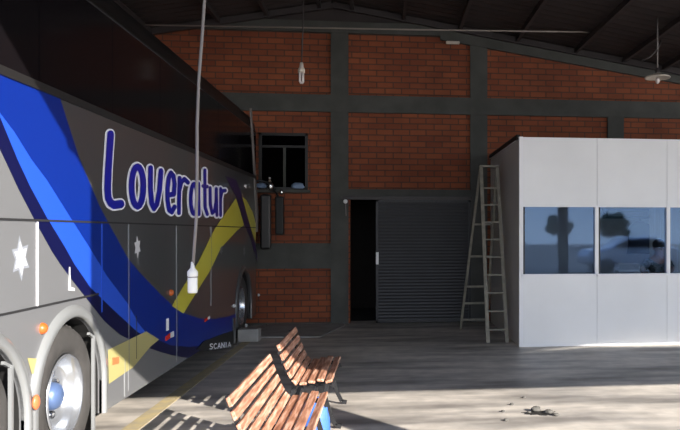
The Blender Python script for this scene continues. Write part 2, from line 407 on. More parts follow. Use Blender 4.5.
# rounded front corner down to the skirt
def corner(z0, z1, n=8, r=.30):
    pts = []
    for i in range(n+1):
        t = PI/2*i/n; pts.append((BX-r+r*math.cos(t), YF+r*math.sin(t)))
    pts.append((-4.3, YF+r+.01)); pts.append((-4.8, YF+.2))
    vs = [(x, y, z) for z in (z0, z1) for x, y in pts]; m = len(pts)
    return vs, [(i, i+1, i+1+m, i+m) for i in range(m-1)]
vs, fs = corner(ZB, 1.15); mb.add(vs, fs, 0, True)
vs, fs = corner(1.15, ZR+.02); 
mb.build('front_side_panel', 'graphite', bus)
MB().add(vs, fs, 0, True).build('windshield', 'bglass', bus)
# inner shell: roof, far side, rear, floor
prof = [(-4.78, ZB+.12), (-4.78, 3.45), (-4.72, 3.68), (-4.5, 3.84), (-3.53, 3.92), (-2.62, 3.86), (-2.38, 3.76), (-2.30, 3.62), (-2.285, ZR)]
mb = MB(); n = len(prof)
ys = [Y0, YF, YF+.12, YF+.24, YF+.31]; sc = [1, 1, .985, .95, .90]
vs = []
for y, s_ in zip(ys, sc): vs += [(-3.53+(x+3.53)*s_, y, z if z < 3.5 else 3.45+(z-3.45)*(1 if s_ == 1 else s_)) for x, z in prof]
fs = []
for j in range(len(ys)-1):
    for i in range(n-1): fs.append((j*n+i, j*n+i+1, (j+1)*n+i+1, (j+1)*n+i))
mb.add(vs, fs, 0, True)
mb.add([(-4.78, Y0, ZB+.12), (-4.78, Y0, 3.45), (-4.5, Y0, 3.84), (-3.53, Y0, 3.92), (-2.62, Y0, 3.86), (-2.29, Y0, 3.5), (-2.29, Y0, ZB)], [(0,1,2,3,4,5,6)])
mb.add([(-4.3, YF+.31, 3.4), (-2.65, YF+.30, 3.4), (-2.65, YF+.30, 3.86), (-4.3, YF+.31, 3.86)], [(0,1,2,3)])
mb.build('roof_shell', mat('bus_roof_black', (.006, .005, .005), .5, spec=.2), bus)
mb = MB(); mb.box(-4.78, -2.9, Y0, YF, ZB+.02, ZB+.12)
for a in A:
    mb.box(-3.2, -3.15, a-.75, a+.75, ZB, 1.3)
    m_ = [(BX-.03, a-AR*math.cos(PI*i/16)*1.0, AZ+AR*math.sin(PI*i/16)) for i in range(17)]
    m_ = [(BX-.03, a-AR, ZB)]+m_+[(BX-.03, a+AR, ZB)]
    vs = m_+[(-3.2, y, z) for x, y, z in m_]; q = len(m_); mb.add(vs, [(i, i+1, i+1+q, i+q) for i in range(q-1)])
mb.build('underbody', 'black', bus)
# side glass
gdiv = [Y0, atX(-120, 232, BX).y, atX(38.5, 232, BX).y]
while gdiv[-1] < YF-1.3: gdiv.append(gdiv[-1]+1.32)
gdiv[-1] = YF
for a, b in zip(gdiv, gdiv[1:]):
    MB().box(BX-.02, BX+.004, a+.008, b-.008, ZG, ZR).build('side_window', 'bglass', bus)
MB().box(BX-.03, BX-.004, Y0, YF, ZS, ZR+.02).build('window_backing', 'seam', bus)
mb = MB(); mb.box(BX-.01, BX+.012, Y0, YF, ZS, ZG-.004); mb.build('belt_trim', 'trimdk', bus)
mb = MB(); mb.prism([S(249.5, 108), S(251.2, 108), S(257.6, 212), S(257.2, 232), S(255.4, 232), S(255.8, 212)], (.012, 0, 0)); mb.build('windshield_seal', 'cord', bus)

def decal(name, pts, m, off, th=.0015, **kw):
    P = [S(*p, off) if not isinstance(p, Vector) else Vector((BX+off, p.y, p.z)) for p in pts]
    return MB().prism(P, (th, 0, 0)).build(name, m, bus, **kw)
def belt(px):  # belt line point
    v = atX(px, 232, BX); return Vector((BX, v.y, ZS))
blueL = [(-8, 100), (0, 113.5), (14, 132), (31.4, 160), (46.5, 180), (70, 217.5), (89.5, 248), (106.5, 275.8), (127.4, 303.7), (138, 323), (146, 333)]
blue_low = [(157, 339.5), (171, 345.5), (190, 347), (206, 345), (222, 339), (235.5, 331)]
blueR = [(59, 96), (79, 158), (99, 205.5), (106.5, 220), (127.5, 258), (139, 272), (159, 293), (174, 307), (185.6, 314), (200, 318.5), (215, 319), (230, 316), (235.5, 313.5)]
decal('blue_swoosh', [belt(-40)]+blueL+blue_low+list(reversed(blueR))+[belt(57.5)], 'blue', .001)
lbL = [(0, 118), (17.4, 160), (30, 187), (46.5, 217.4), (65, 247.7), (74, 264), (90, 287.4), (109, 306), (122.6, 318.6), (136.5, 331.4), (146, 338)]
decal('bright_blue_stripe', blueL+list(reversed(lbL)), 'lightblue', .001)
Sl = [p for p in Spts]
decal('navy_stripe', [Spts[0], belt(-40), (-8, 100)]+lbL+blue_low[:5]+[(222, 343), Vector((BX, S(212, 343).y, ZB))]+list(reversed(Spts))[:-1], 'navy', .001)
decal('yellow_band', [(107.6, 350), (145.8, 331.4), (158.6, 339.5), (150, 346.5), (133, 367), (108.6, 383.7)], 'sunlit_yellow', .0032)
decal('yellow_band', [(235.6, 198.5), (214.7, 228.4), (198, 262), (183, 286.5), (171.6, 306), (183, 313.5), (192.6, 298), (210, 270), (220.5, 248), (236.7, 230.7), (243.7, 225), (239.5, 210)], 'yellow', .0032)
decal('yellow_band', [(242.2, 197), (246, 200), (252, 211), (256, 225), (255.2, 243), (250, 226)], 'yellow', .0032)
decal('yellow_band', [(27, 358), (36, 358.5), (34.5, 373), (31.3, 374)], 'sunlit_yellow', .0032)
decal('purple_stripe', [(225, 176), (236, 180), (241.4, 194.6), (250, 226), (255.8, 247), (257.4, 262), (250, 238), (243.5, 223), (236.7, 198)], 'purple', .0034)
# seams
def hseam(z, ya, yb, w_=.012, m='seam'): MB().box(BX, BX+.006, ya, yb, z-w_/2, z+w_/2).build('panel_seam', m, bus)
hseam(S(0, 219).z, Y0, YF, .014)
zl = S(0, 315).z
hseam(zl, Y0, S(98, 296).y, .014)
def vseam(px, z0, z1, m='bwhite', w_=.02):
    y = atX(px, 232, BX).y
    MB().box(BX, BX+.006, y-w_/2, y+w_/2, z0, z1).build('hatch_edge', m, bus)
zu = S(0, 219).z
vseam(37, zl, zu-.01, 'bwhite', .02); vseam(101.5, 1.07, zu-.01, 'lightblue', .018); vseam(128.5, .3, zu-.01, 'silver', .012)
vseam(176.5, ZB+.05, zu-.01, 'silver', .02); vseam(211, .75, zu-.01, 'silver', .016); vseam(136, ZB+.3, .95, 'seam', .012); vseam(124.5, .27, .6, 'fender', .012)
# lettering
def stroke(name, paths, grow, m, off, parent=bus):
    mb = MB(); cnt = 0
    for (rx, ry), path in paths:
        rx, ry = rx+grow, ry+grow
        for (ax, ay), (bx, by) in zip(path, path[1:]):
            n = 14
            ring = []
            for c_ in ((ax, ay), (bx, by)):
                ring += [(c_[0]+rx*math.cos(2*PI*i/n), c_[1]+ry*math.sin(2*PI*i/n)) for i in range(n)]
            # convex hull
            pts = sorted(set((round(x, 4), round(y, 4)) for x, y in ring)); lo = []; up = []
            cr = lambda o, a, b: (a[0]-o[0])*(b[1]-o[1])-(a[1]-o[1])*(b[0]-o[0])
            for p in pts:
                while len(lo) > 1 and cr(lo[-2], lo[-1], p) <= 0: lo.pop()
                lo.append(p)
            for p in reversed(pts):
                while len(up) > 1 and cr(up[-2], up[-1], p) <= 0: up.pop()
                up.append(p)
            hull = lo[:-1]+up[:-1]
            cnt += 1; P = [S(x, y, off+cnt*.000035) for x, y in hull]; mb.add(P, [tuple(range(len(P)))])
    return mb.build(name, m, parent)
def ell(cx, cy, rx, ry, a0=0, a1=360, n=20, sh=0):
    return [(cx+rx*math.cos(math.radians(a0+(a1-a0)*i/n))+sh*math.sin(math.radians(a0+(a1-a0)*i/n)), cy+ry*math.sin(math.radians(a0+(a1-a0)*i/n))) for i in range(n+1)]
letters = [
    ((3.3, 4.2), [(109.6, 134.5), (108.6, 150), (107.3, 170), (106.6, 188), (107.2, 198), (109.5, 203), (113, 205), (120, 204)]),
    ((2.9, 3.2), ell(136.5, 186.5, 5.9, 20)),
    ((2.4, 2.8), [(149.6, 168), (149.5, 188), (150.6, 203), (153, 208.5), (156, 204), (158.6, 190), (160, 171)]),
    ((2.1, 2.6), [(167.5, 195), (173, 194), (173.6, 184), (172.4, 176), (170, 173), (167.8, 178), (166.6, 188), (166.6, 200), (168.2, 210), (170.8, 212), (173.5, 207)]),
    ((1.9, 2.2), [(178.6, 178), (178.2, 195), (178, 213)]), ((1.9, 2.2), [(178.6, 190), (180.6, 182), (183.5, 179), (187, 182.5)]),
    ((1.8, 2.2), ell(193.0, 199, 3.2, 15)), ((1.7, 2.2), [(197.6, 184), (197.6, 200), (197.9, 214)]),
    ((1.5, 2.1), [(204, 170.5), (204, 190), (204.3, 208), (206.4, 214)]), ((1.3, 1.8), [(201.8, 186), (206.4, 186.6)]),
    ((1.5, 2.0), [(209.2, 188), (209.4, 204), (211.2, 213), (213.6, 211), (215.2, 202), (215.4, 189)]), ((1.4, 2), [(215.4, 189), (216, 215)]),
    ((1.4, 2.0), [(219.8, 189), (219.7, 203), (219.7, 215)]), ((1.4, 1.8), [(219.8, 198), (221.4, 191), (224.5, 190.5)]),
]
stroke('lettering_outline', letters, 1.75, 'white', .0036)
stroke('lettering', letters, 0, 'letter', .0095)
# stars
def star(cx, cy, rx, ry, m='bwhite', halo=True, rot=-.12):
    def pts(k): return [(cx+(rx if i % 2 == 0 else rx*.55)*k*math.sin(2*PI*i/12+rot), cy-(ry if i % 2 == 0 else ry*.55)*k*math.cos(2*PI*i/12+rot)) for i in range(12)]
    if halo: decal('star_halo', pts(1.35), mat('soft_silver', (.27, .29, .33), .4), .0012, .0006)
    decal('star', pts(1), m, .0036)
star(20.3, 258.5, 7, 17); star(137, 247, 3.4, 11, halo=False); star(221, 250, 1.6, 5, 'fender', False); star(244, 251, 1.4, 6, 'fender', False)
decal('reflective_mark', [(68.6, 267), (69.6, 267), (70.2, 287), (74, 288), (74, 291), (67.6, 290.5)], 'bwhite', .0036)
# marker lamps and reflectors
def dome(name, px, py, r, m, sy=1.0):
    c = S(px, py); MB().lathe([(r, 0), (r*.95, .012), (r*.7, .026), (r*.35, .034), (0, .036)], c, 'X', 20).build(name, m, bus)
dome('marker_lamp', 42, 328.5, .04, 'orange'); dome('marker_lamp', 170.5, 292.5, .035, 'orange')
for pts in ([(111, 358), (117.5, 356.8), (117.5, 363.3), (111, 364.8)], ): decal('side_reflector', pts, mat('orange_reflector', (.75, .18, .07), .35), .004, .01)
for cx_, cy_, k_ in ((168, 335.5, 1.0), (206, 318.5, .62)):
    decal('side_reflector', [(cx_-3*k_, cy_+1*k_), (cx_+1.2*k_, cy_-2.5*k_), (cx_+1.2*k_, cy_+2.5*k_), (cx_-3*k_, cy_+5.5*k_)], 'red', .004, .008)
    decal('side_reflector', [(cx_+1.2*k_, cy_-2.5*k_), (cx_+5*k_, cy_-4.5*k_), (cx_+5*k_, cy_+1*k_), (cx_+1.2*k_, cy_+2.5*k_)], 'bwhite', .004, .008)
decal('reflective_mark', [(165.8, 319), (168.4, 318), (168.4, 330), (165.8, 331)], 'white', .0036)
dome('marker_lamp', 233.5, 306, .028, 'bwhite'); dome('marker_lamp', 258, 295, .025, 'bwhite')
dome('marker_lamp', 245.5, 325.5, .03, 'bwhite')
# flares
for a in A:
    mb = MB(); vs = []; fs = []
    sec = [(AR, -.02), (AR, .022), (AR+.015, .032), (AR+.07, .024), (AR+.09, .0)]
    st = [(0, ZB)]+[(i, None) for i in range(25)]+[(24, ZB)]
    for idx, (i, z_) in enumerate(st):
        t = PI*i/24
        for rr, ox in sec:
            y = a-rr*math.cos(t); z = AZ+rr*math.sin(t) if z_ is None else ZB
            vs.append((BX+ox*(1.0), y, z))
    q = len(sec)
    for j in range(len(st)-1):
        for i in range(q-1): fs.append((j*q+i, j*q+i+1, (j+1)*q+i+1, (j+1)*q+i))
    mb.add(vs, fs, 0, True); mb.build('wheel_arch', 'fender' if a < 10 else 'graphite', bus)
# reflector on the strip between the two rear arches
c_ = Vector((BX+.04, (A[0]+A[1])/2, .62)); mb = MB(); mb.sph(c_, .02, .04, .05, 14); mb.build('side_reflector', mat('orange_reflector_b', (.7, .16, .06), .35), bus)
# wheels
def wheel(a, deep=True):
    w_ = empty('wheel', (0, 0, 0)); w_.parent = bus; w_.location = (0, 0, 0); w_.location = Vector((BX-.06, a, AZ))-bus.location
    def put(name, mb, m):
        me = mb.build(name, m); me.parent = w_; me.location = (0, 0, 0); return me
    R = .515
    tp = [(.30, -.28), (.42, -.29), (R-.03, -.27), (R, -.235), (R, -.03), (R-.03, .015), (.44, .035), (.36, .03), (.315, .015), (.30, -.02)]
    mb = MB(); mb.lathe(tp, (0, 0, 0), 'X', 64)
    for i in range(44):
        t = 2*PI*i/44; mb.bar((-.23, (R+.003)*math.cos(t), (R+.003)*math.sin(t)), (-.03, (R+.003)*math.cos(t+.03), (R+.003)*math.sin(t+.03)), .03, .012, up=(0, math.cos(t), math.sin(t)))
    put('tyre', mb, 'tyre')
    dp = -.13
    rp = [(.305, .015), (.298, .028), (.285, .02), (.27, -.03), (.255, -.07), (.23, dp), (.16, dp-.005), (.13, dp+.01), (0, dp+.01)]
    mb = MB(); mb.lathe(rp, (0, 0, 0), 'X', 48); put('rim', mb, 'alu')
    for i in range(10):
        mb = MB(); t = 2*PI*(i+.5)/10; c = Vector((dp+.012, .20*math.cos(t), .20*math.sin(t)))
        mb.lathe([(.028, -.02), (.028, .003), (0, .003)], c, 'X', 12); put('vent_hole', mb, 'seam')
    for i in range(10):
        mb = MB(); t = 2*PI*i/10; c = Vector((dp, .155*math.cos(t), .155*math.sin(t)))
        mb.lathe([(.016, 0), (.016, .04), (.008, .05), (0, .05)], c, 'X', 6, smooth=False); put('wheel_nut', mb, 'chrome')
    mb = MB(); mb.lathe([(.105, dp), (.10, dp+.07), (.085, dp+.10), (.05, dp+.12), (0, dp+.125)], (0, 0, 0), 'X', 28); put('hub_cap', mb, 'hub')
    return w_
wh = wheel(A[1])
for a in (A[0], A[2]):
    c = wh.copy(); COL.objects.link(c); c.parent = bus; c.location = Vector((BX-.06, a, AZ))-bus.location
    for ch in list(wh.children):
        e = ch.copy(); COL.objects.link(e); e.parent = c
# mud flaps
for a, m_ in ((A[0], 1), (A[1], 1)):
    y = a+.52
    f_ = MB().box(-2.78, BX-.035, y, y+.012, .12, .98).build('mud_flap', 'black', bus)
    y = a+.42; mb = MB().box(BX-.018, BX+.004, y-.012, y+.012, .10, .90); mb.bar((BX-.01, y, .89), (BX-.01, y-.09, .93), .02, .02); e = mb.build('flap_edge', 'fender'); e.parent = f_; e.location = (0, 0, 0)
flap = MB().prism([S(196, 349.3, -.004), S(203, 341, -.004), S(233.4, 330, -.004), S(233.7, 343.5, -.004), S(222, 347.5, -.004), S(207, 351, -.004)], (.02, 0, 0)).build('side_mud_flap', 'black', bus)
mb = MB(); mb.prism([S(232.3, 318, .004), S(234, 318, .004), S(234.2, 344, .004), S(232.5, 344, .004)], (.02, 0, 0)); mb.build('flap_edge', 'graphite', bus)
def tl(x, y): u = x/24.; return (208.5+x*.92, 349.3-y*(1.05-.12*u)-u*2.6)
L_ = {'S': [[(3, 4.6), (1.5, 5), (.4, 4.4), (.6, 3), (2.6, 2), (2.8, .8), (1.5, 0), (0, .5)]], 'C': [[(3, 4.4), (1.5, 5), (.2, 3.5), (.2, 1.5), (1.5, 0), (3, .6)]],
      'A': [[(0, 0), (1.6, 5), (3, 0)], [(.6, 1.6), (2.6, 1.6)]], 'N': [[(0, 0), (0, 5), (2.8, 0), (2.8, 5)]], 'I': [[(.5, 0), (.5, 5)]]}
pp = []; xo = 0
for ch in 'SCANIA':
    for st in L_[ch]: pp.append(((.42, .5), [tl(xo+x, y) for x, y in st]))
    xo += 2.6 if ch == 'I' else 4.3
stroke('flap_lettering', pp, 0, 'white', .0175)
# mirrors on the front corner
mi = MB(); mi.tube([(-2.45, YF+.25, 2.62), (-2.25, YF+.36, 2.66), (-2.06, YF+.42, 2.60), (-1.99, YF+.38, 2.48)], .022, 10); ma_ = mi.build('mirror_arm', 'black', bus)
c0 = atY(279.5, 215, YF+.26)
mi = MB(); mi.box(c0.x-.075, c0.x+.075, c0.y-.05, c0.y+.05, c0.z-.36, c0.z+.34); mh = mi.build('mirror_housing', 'black', bus, bevel=.03)
c1 = atY(266.0, 219, YF+.30)
mi = MB(); mi.box(c1.x-.10, c1.x+.09, c1.y-.05, c1.y+.05, c1.z-.55, c1.z+.45); mi.build('mirror_housing', 'trimdk', bus, bevel=.035)
mi = MB(); c2 = atY(270.5, 186, YF+.28); mi.sph(c2, .055, .05, .085, 14); mi.build('mirror_cap', 'chrome', bus)
mi = MB(); c2 = atY(281.5, 192, YF+.26); mi.sph(c2, .035, .03, .05, 12); mi.build('mirror_cap', 'chrome', bus)
mi = MB(); mi.tube([(-2.02, YF+.4, 2.5), (c0.x, c0.y, c0.z+.3)], .02, 8); mi.build('mirror_arm', 'black', bus)

# concrete block beside the front wheel
c = atZ(257, 342, 0); o = MB().box(c.x-.30, c.x+.02, c.y-.0, c.y+.25, 0, .2).build('concrete_block', 'slab', bevel=.02)
tag(o, 'low grey concrete block on the floor beside the front wheel of the bus', 'block')

# floor line
pts = [atZ(118, 430, .004), atZ(150, 430, .004)]
struct('trim_40', MB().prism([(-2.30, 4.5, .0), (-2.14, 4.5, 0), (-2.08, 13.0, 0), (-2.20, 13.0, 0)], (0, 0, .004)), 'paint')

# ------------------------------------------------------------------ benches
def bench(D0, D1, label):
    # cross-section points (x, z) measured for the slats
    ax = [(-.895, .735), (-.868, .655), (-.838, .575), (-.806, .502), (-.765, .440), (-.695, .425), (-.622, .440), (-.550, .452), (-.478, .440)]
    ang = [68, 68, 66, 62, 48, 2, 8, 6, -14]
    root = empty('park_bench', (-.7, (D0+D1)/2, 0))
    tag(root, label, 'bench', 'slatted benches beside the bus')
    for (x, z), an in zip(ax, ang):
        a = math.radians(180-an)  # slat plane direction in xz
        wv = Vector((math.cos(a), 0, math.sin(a)))*.029; hv = Vector((-math.sin(a), 0, math.cos(a)))*.012
        c = Vector((x, 0, z)); j = random.uniform(-.006, .006)
        vs = [c+wv*i+hv*q+Vector((0, y, 0)) for y in (D0+j, D1+j) for i, q in ((-1, -1), (1, -1), (1, 1), (-1, 1))]
        mb = MB(); mb.add(vs, [(3,2,1,0),(4,5,6,7),(0,1,5,4),(1,2,6,5),(2,3,7,6),(3,0,4,7)])
        mb.build('slat', 'wood', root, bevel=.005)
    for y in (D0+.14, D1-.14):
        mb = MB(); w_ = .03
        def path(p, hh=.035):
            for (xa, za), (xb, zb) in zip(p, p[1:]): mb.bar((xa, y, za), (xb, y, zb), w_, hh, up=(0, 1, 0)) if False else mb.bar((xa, y, za), (xb, y, zb), hh, w_, up=(0, 1, 0))
        path([(-.93, .75), (-.895, .64), (-.86, .55), (-.82, .46), (-.775, .405), (-.69, .395), (-.62, .41), (-.55, .425), (-.46, .405), (-.445, .37)])
        path([(-.78, .40), (-.80, .28), (-.86, .12), (-.92, .03), (-.97, .018)]); path([(-.50, .41), (-.52, .28), (-.475, .12), (-.43, .03), (-.38, .018)])
        path([(-.80, .25), (-.70, .20), (-.60, .205), (-.515, .25)], .022); path([(-.72, .39), (-.70, .29), (-.66, .21)], .02); path([(-.58, .41), (-.61, .3), (-.66, .21)], .02)
        mb.build('end_frame', 'iron', root)
    return root
t__ = lambda D: D+.09
bench(t__(4.30), t__(5.83), 'near slatted wooden bench with cast iron ends, cut by the bottom of the picture')
bench(t__(6.30), t__(7.50), 'far slatted wooden bench with iron ends at the edge of the shade')
# blue bag
random.seed(11); mb = MB(); cb = Vector((-.565, 6.10, 0)); n = 18; rings = [(.0, .01, 0), (.10, .075, 0), (.115, .085, .08), (.11, .08, .2), (.095, .065, .3), (.08, .04, .355), (.03, .015, .375)]
vs = []; fs = []
for rx, ry, z in rings:
    for i in range(n):
        t = 2*PI*i/n; q = 1+random.uniform(-.07, .07); vs.append((cb.x+rx*q*math.cos(t), cb.y+ry*q*math.sin(t), z+.001))
for j in range(len(rings)-1):
    for i in range(n): fs.append((j*n+i, j*n+(i+1) % n, (j+1)*n+(i+1) % n, (j+1)*n+i))
mb.add(vs, fs, 0, True); rb = mb.build('plastic_bag', 'bag'); tag(rb, 'bright blue plastic bag standing on the floor between the two benches', 'bag')

# ------------------------------------------------------------------ white office cabin
cb = empty('office_cabin', (4, 12.4, 0)); tag(cb, 'white panelled office cabin with a band of sliding windows', 'cabin')
cl = atZ(520, 347, 0); CX0, CY = cl.x, cl.y; CH = atY(518, 137, CY).z; CX1 = 7.2; CYB = YW-.09
def cX(px): return atY(px, 232, CY).x
wzt, wzb = atY(560, 207, CY).z, atY(560, 274, CY).z
Xa, Xb = cX(523), 6.9
mb = MB(); th = .06
edges = [CX0+.03, cX(597), cX(667), cX(667)+1.08, CX1]
def fp(x0, x1, z0, z1): MB().box(x0+.003, x1-.003, CY, CY+th, z0, z1).build('wall_panel', 'panel', cb)
for a, b in zip(edges, edges[1:]): fp(a, b, 0.02, wzb-.03); fp(a, b, wzt+.02, CH)
MB().box(CX0+.02, CX1, CY+.01, CY+.05, .0, wzb-.03).build('panel_backing', 'joint', cb)
MB().box(CX0+.02, CX1, CY+.01, CY+.05, wzt+.02, CH-.005).build('panel_backing', 'joint', cb)
mb = MB(); mb.box(CX0-.012, CX0+.045, CY-.012, CY+.07, 0, CH+.005); mb.build('corner_post', 'frame', cb)
MB().box(CX0+.045, Xa+.0, CY, CY+th, wzb-.03, wzt+.02).build('wall_panel', 'panel', cb)
mb = MB()
yy = [CY+.07, CY+.6, CY+1.65, CYB]
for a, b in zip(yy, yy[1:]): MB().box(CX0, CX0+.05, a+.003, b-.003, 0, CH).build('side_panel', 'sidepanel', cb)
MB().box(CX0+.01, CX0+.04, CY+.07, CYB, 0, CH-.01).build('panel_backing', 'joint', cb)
mb = MB(); mb.box(CX0-.02, CX1, CY+.30, CYB, CH-.02, CH+.03); mb.build('roof_panel', 'panel', cb)
mb = MB(); mb.box(CX0-.03, CX0+.02, CY+.10, CYB, CH-.015, CH+.05); mb.build('roof_edge', 'black', cb)
MB().box(CX0+.04, CX1, CY+.05, CY+.34, CH-.02, CH-.001).build('roof_panel', 'panel', cb)
MB().box(CX1, CX1+.05, CY, CYB, 0, CH).build('side_panel', 'panel', cb)
MB().box(CX0+.05, CX1, CYB-.05, CYB, 0, CH-.03).build('back_panel', 'inner', cb)
MB().box(CX0+.05, CX1, CY+.07, CYB-.05, .001, .03).build('floor_panel', 'desk', cb)
MB().box(CX0-.006, CX1, CY-.01, CY, 0, .035).build('skirting', 'frame', cb)
# windows
xs = [cX(523), cX(596.5), cX(668), cX(668)+1.08, Xb]
mb = MB(); mb.box(Xa-.03, Xb, CY-.02, CY+.07, wzt, wzt+.022); mb.box(Xa-.03, cX(597), CY-.012, CY+.07, wzb-.03, wzb); mb.box(cX(597), Xb, CY-.045, CY+.07, wzb-.035, wzb)
mb.box(Xa-.03, Xa, CY-.015, CY+.07, wzb, wzt)
for x in xs[1:-1]: mb.box(x-.028, x+.028, CY-.02, CY+.07, wzb, wzt)
mb.build('window_frame', 'frame', cb)
for a, b in zip(xs, xs[1:]):
    f_ = MB().box(a+.03, b-.03, CY+.022, CY+.028, wzb, wzt).build('window_pane', 'glass', cb)
mb = MB(); mb.box(Xa+.0, Xa+.03, CY+.01, CY+.04, wzb, wzt); mb.box(xs[1]+.03, xs[1]+.06, CY+.012, CY+.04, wzb, wzt); mb.build('sash_edge', 'trimdk', cb)
# inside the cabin
ib = CY+1.0
def box_thing(name, label, cat, b, m, grp=None, bev=0):
    o = MB().box(*b).build(name, m, bevel=bev); return tag(o, label, cat, grp)
# desk
dk = empty('office_desk', (4.3, CY+.55, 0)); tag(dk, 'plain office desk inside the cabin below the windows', 'desk')
MB().box(3.1, 5.7, CY+.22, CY+.85, 1.00, 1.04).build('desk_top', 'desk', dk)
for x in (3.12, 5.64): MB().box(x, x+.04, CY+.24, CY+.83, .03, 1.00).build('leg', 'desk', dk)
# paper trays
for i in range(2):
    z = 1.041+i*.11; c = atY(627, 256, CY+.45).x
    o = MB().box(c-.17, c+.17, CY+.35, CY+.55, z+.06, z+.075).box(c-.17, c-.16, CY+.35, CY+.55, z, z+.07).box(c+.16, c+.17, CY+.35, CY+.55, z, z+.07).build('paper_tray', 'paper')
    tag(o, 'white paper tray on the cabin desk, '+('upper' if i else 'lower')+' of the two', 'tray', 'paper trays on the desk')
# vertical blinds at the right
vb = empty('vertical_blind', (atY(660, 232, CY+.9).x, CY+.9, 1)); tag(vb, 'beige vertical blind hanging inside the right part of the cabin', 'blind')
xq = atY(652, 232, CY+1.3).x
MB().box(xq-.02, 7.1, CY+1.27, CY+1.33, 2.28, 2.32).build('head_rail', 'frame', vb)
i = 0
while xq+i*.1 < 7.0:
    x = xq+i*.1; MB().bar((x, CY+1.3, .9), (x, CY+1.3, 2.28), .085, .006, up=(.25, 1, 0)).build('blind_slat', 'blind', vb); i += 1
# shelf
c = atY(629, 216, CYB-.15); o = MB().box(c.x-.5, c.x+.45, CYB-.3, CYB-.05, 1.98, 2.02).box(c.x-.5, c.x+.45, CYB-.3, CYB-.05, 2.13, 2.17).box(c.x-.5, c.x-.47, CYB-.3, CYB-.05, 2.0, 2.15).box(c.x+.42, c.x+.45, CYB-.3, CYB-.05, 2.0, 2.15).build('wall_shelf', 'coat')
tag(o, 'dark blue wall shelf high on the back wall inside the cabin', 'shelf')
# coat
c = atY(640, 238, CYB-.1); mb = MB(); n = 16; vs = []; fs = []; rings = [(.05, .03, .22), (.11, .05, .19), (.22, .06, .12), (.25, .07, 0), (.24, .07, -.2), (.27, .06, -.42)]
for rx, ry, z in rings:
    for i in range(n): t = 2*PI*i/n; q = 1+.07*math.sin(5*t); vs.append((c.x+rx*q*math.cos(t), CYB-.12+ry*q*math.sin(t), 1.72+z))
for j in range(len(rings)-1):
    for i in range(n): fs.append((j*n+i, j*n+(i+1) % n, (j+1)*n+(i+1) % n, (j+1)*n+i))
mb.add(vs, fs+[tuple(range(n)), tuple(range(5*n, 6*n))], 0, True); mb.tube([(c.x, CYB-.12, 1.93), (c.x, CYB-.10, 1.99), (c.x, CYB-.05, 2.0)], .01, 6)
tag(mb.build('hanging_coat', 'coat'), 'dark blue coat hanging on the back wall inside the cabin', 'coat')
# ----- person bending over the desk
def skin_body(name, verts, edges, radii, m, parent=None, sub=2, root=0):
    me = bpy.data.meshes.new(name); me.from_pydata([tuple(v) for v in verts], edges, []); o = bpy.data.objects.new(name, me); COL.objects.link(o)
    me.materials.append(M[m]); md = o.modifiers.new('skin', 'SKIN'); md.use_smooth_shade = True
    sv = me.skin_vertices[0].data
    for i, r in enumerate(radii): sv[i].radius = (r, r) if not isinstance(r, tuple) else r; sv[i].use_root = (i == root)
    s2 = o.modifiers.new('sub', 'SUBSURF'); s2.levels = sub; s2.render_levels = sub
    if parent: o.parent = parent
    return o
hp = atY(658, 247, CY+.95); hx, hz = hp.x, hp.z
ps = empty('person', (hx+.1, CY+1.1, .03)); tag(ps, 'person with short brown hair in a patterned green shirt leaning over the cabin desk', 'person')
oy = CY+1.0
V = [(hx+.18, oy+.12, .62), (hx+.14, oy+.1, .85), (hx+.07, oy+.02, 1.08), (hx+.0, oy-.04, 1.24), (hx+.0, oy-.08, 1.34), (hx, oy-.11, 1.43), (hx, oy-.12, 1.50),
     (hx-.17, oy-.02, 1.22), (hx-.30, oy-.14, 1.10), (hx-.36, oy-.32, 1.075), (hx-.38, oy-.40, 1.07),
     (hx+.17, oy-.04, 1.20), (hx+.20, oy-.18, 1.10), (hx+.05, oy-.36, 1.075), (hx-.0, oy-.42, 1.07),
     (hx+.09, oy+.10, .60), (hx+.08, oy-.32, .58), (hx+.08, oy-.30, .30), (hx+.08, oy-.30, .09), (hx+.08, oy-.44, .06),
     (hx+.27, oy+.10, .60), (hx+.28, oy-.32, .58), (hx+.28, oy-.30, .30), (hx+.28, oy-.30, .09), (hx+.28, oy-.44, .06)]
V = [Vector(v)-ps.location for v in V]
E = [(0,1),(1,2),(2,3),(3,4),(4,5),(5,6),(3,7),(7,8),(8,9),(9,10),(3,11),(11,12),(12,13),(13,14),(0,15),(15,16),(16,17),(17,18),(18,19),(0,20),(20,21),(21,22),(22,23),(23,24)]
R_ = [.15, .13, .15, .13, .055, .095, .085, .07, .05, .036, .028, .07, .05, .036, .028, .10, .075, .055, .04, .035, .10, .075, .055, .04, .035]
bd = skin_body('body', V, E, R_, 'skin', ps)
# shirt shell
def shell(name, idx, ed, rr, m):
    mp = {a: i for i, a in enumerate(idx)}
    return skin_body(name, [V[i] for i in idx], [(mp[a], mp[b]) for a, b in ed], rr, m, ps, root=0)
shell('shirt', [0,1,2,3,7,8,11,12], [(0,1),(1,2),(2,3),(3,7),(7,8),(3,11),(11,12)], [.165, .15, .17, .145, .085, .066, .085, .066], 'shirt')
shell('trousers', [0,15,16,17,18,20,21,22,23], [(0,15),(15,16),(16,17),(17,18),(0,20),(20,21),(21,22),(22,23)], [.165, .115, .09, .07, .06, .115, .09, .07, .06], 'coat')
hc = Vector((hx, oy-.10, 1.475))-ps.location
mb = MB(); mb.sph(hc+Vector((0, .02, .035)), .105, .118, .105, 16); o = mb.build('hair', 'hair'); o.parent = ps
mb = MB(); mb.sph(hc+Vector((-.035, -.108, -.01)), .014, .008, .009, 8); mb.sph(hc+Vector((.035, -.108, -.01)), .014, .008, .009, 8); o = mb.build('eyes', 'paper'); o.parent = ps
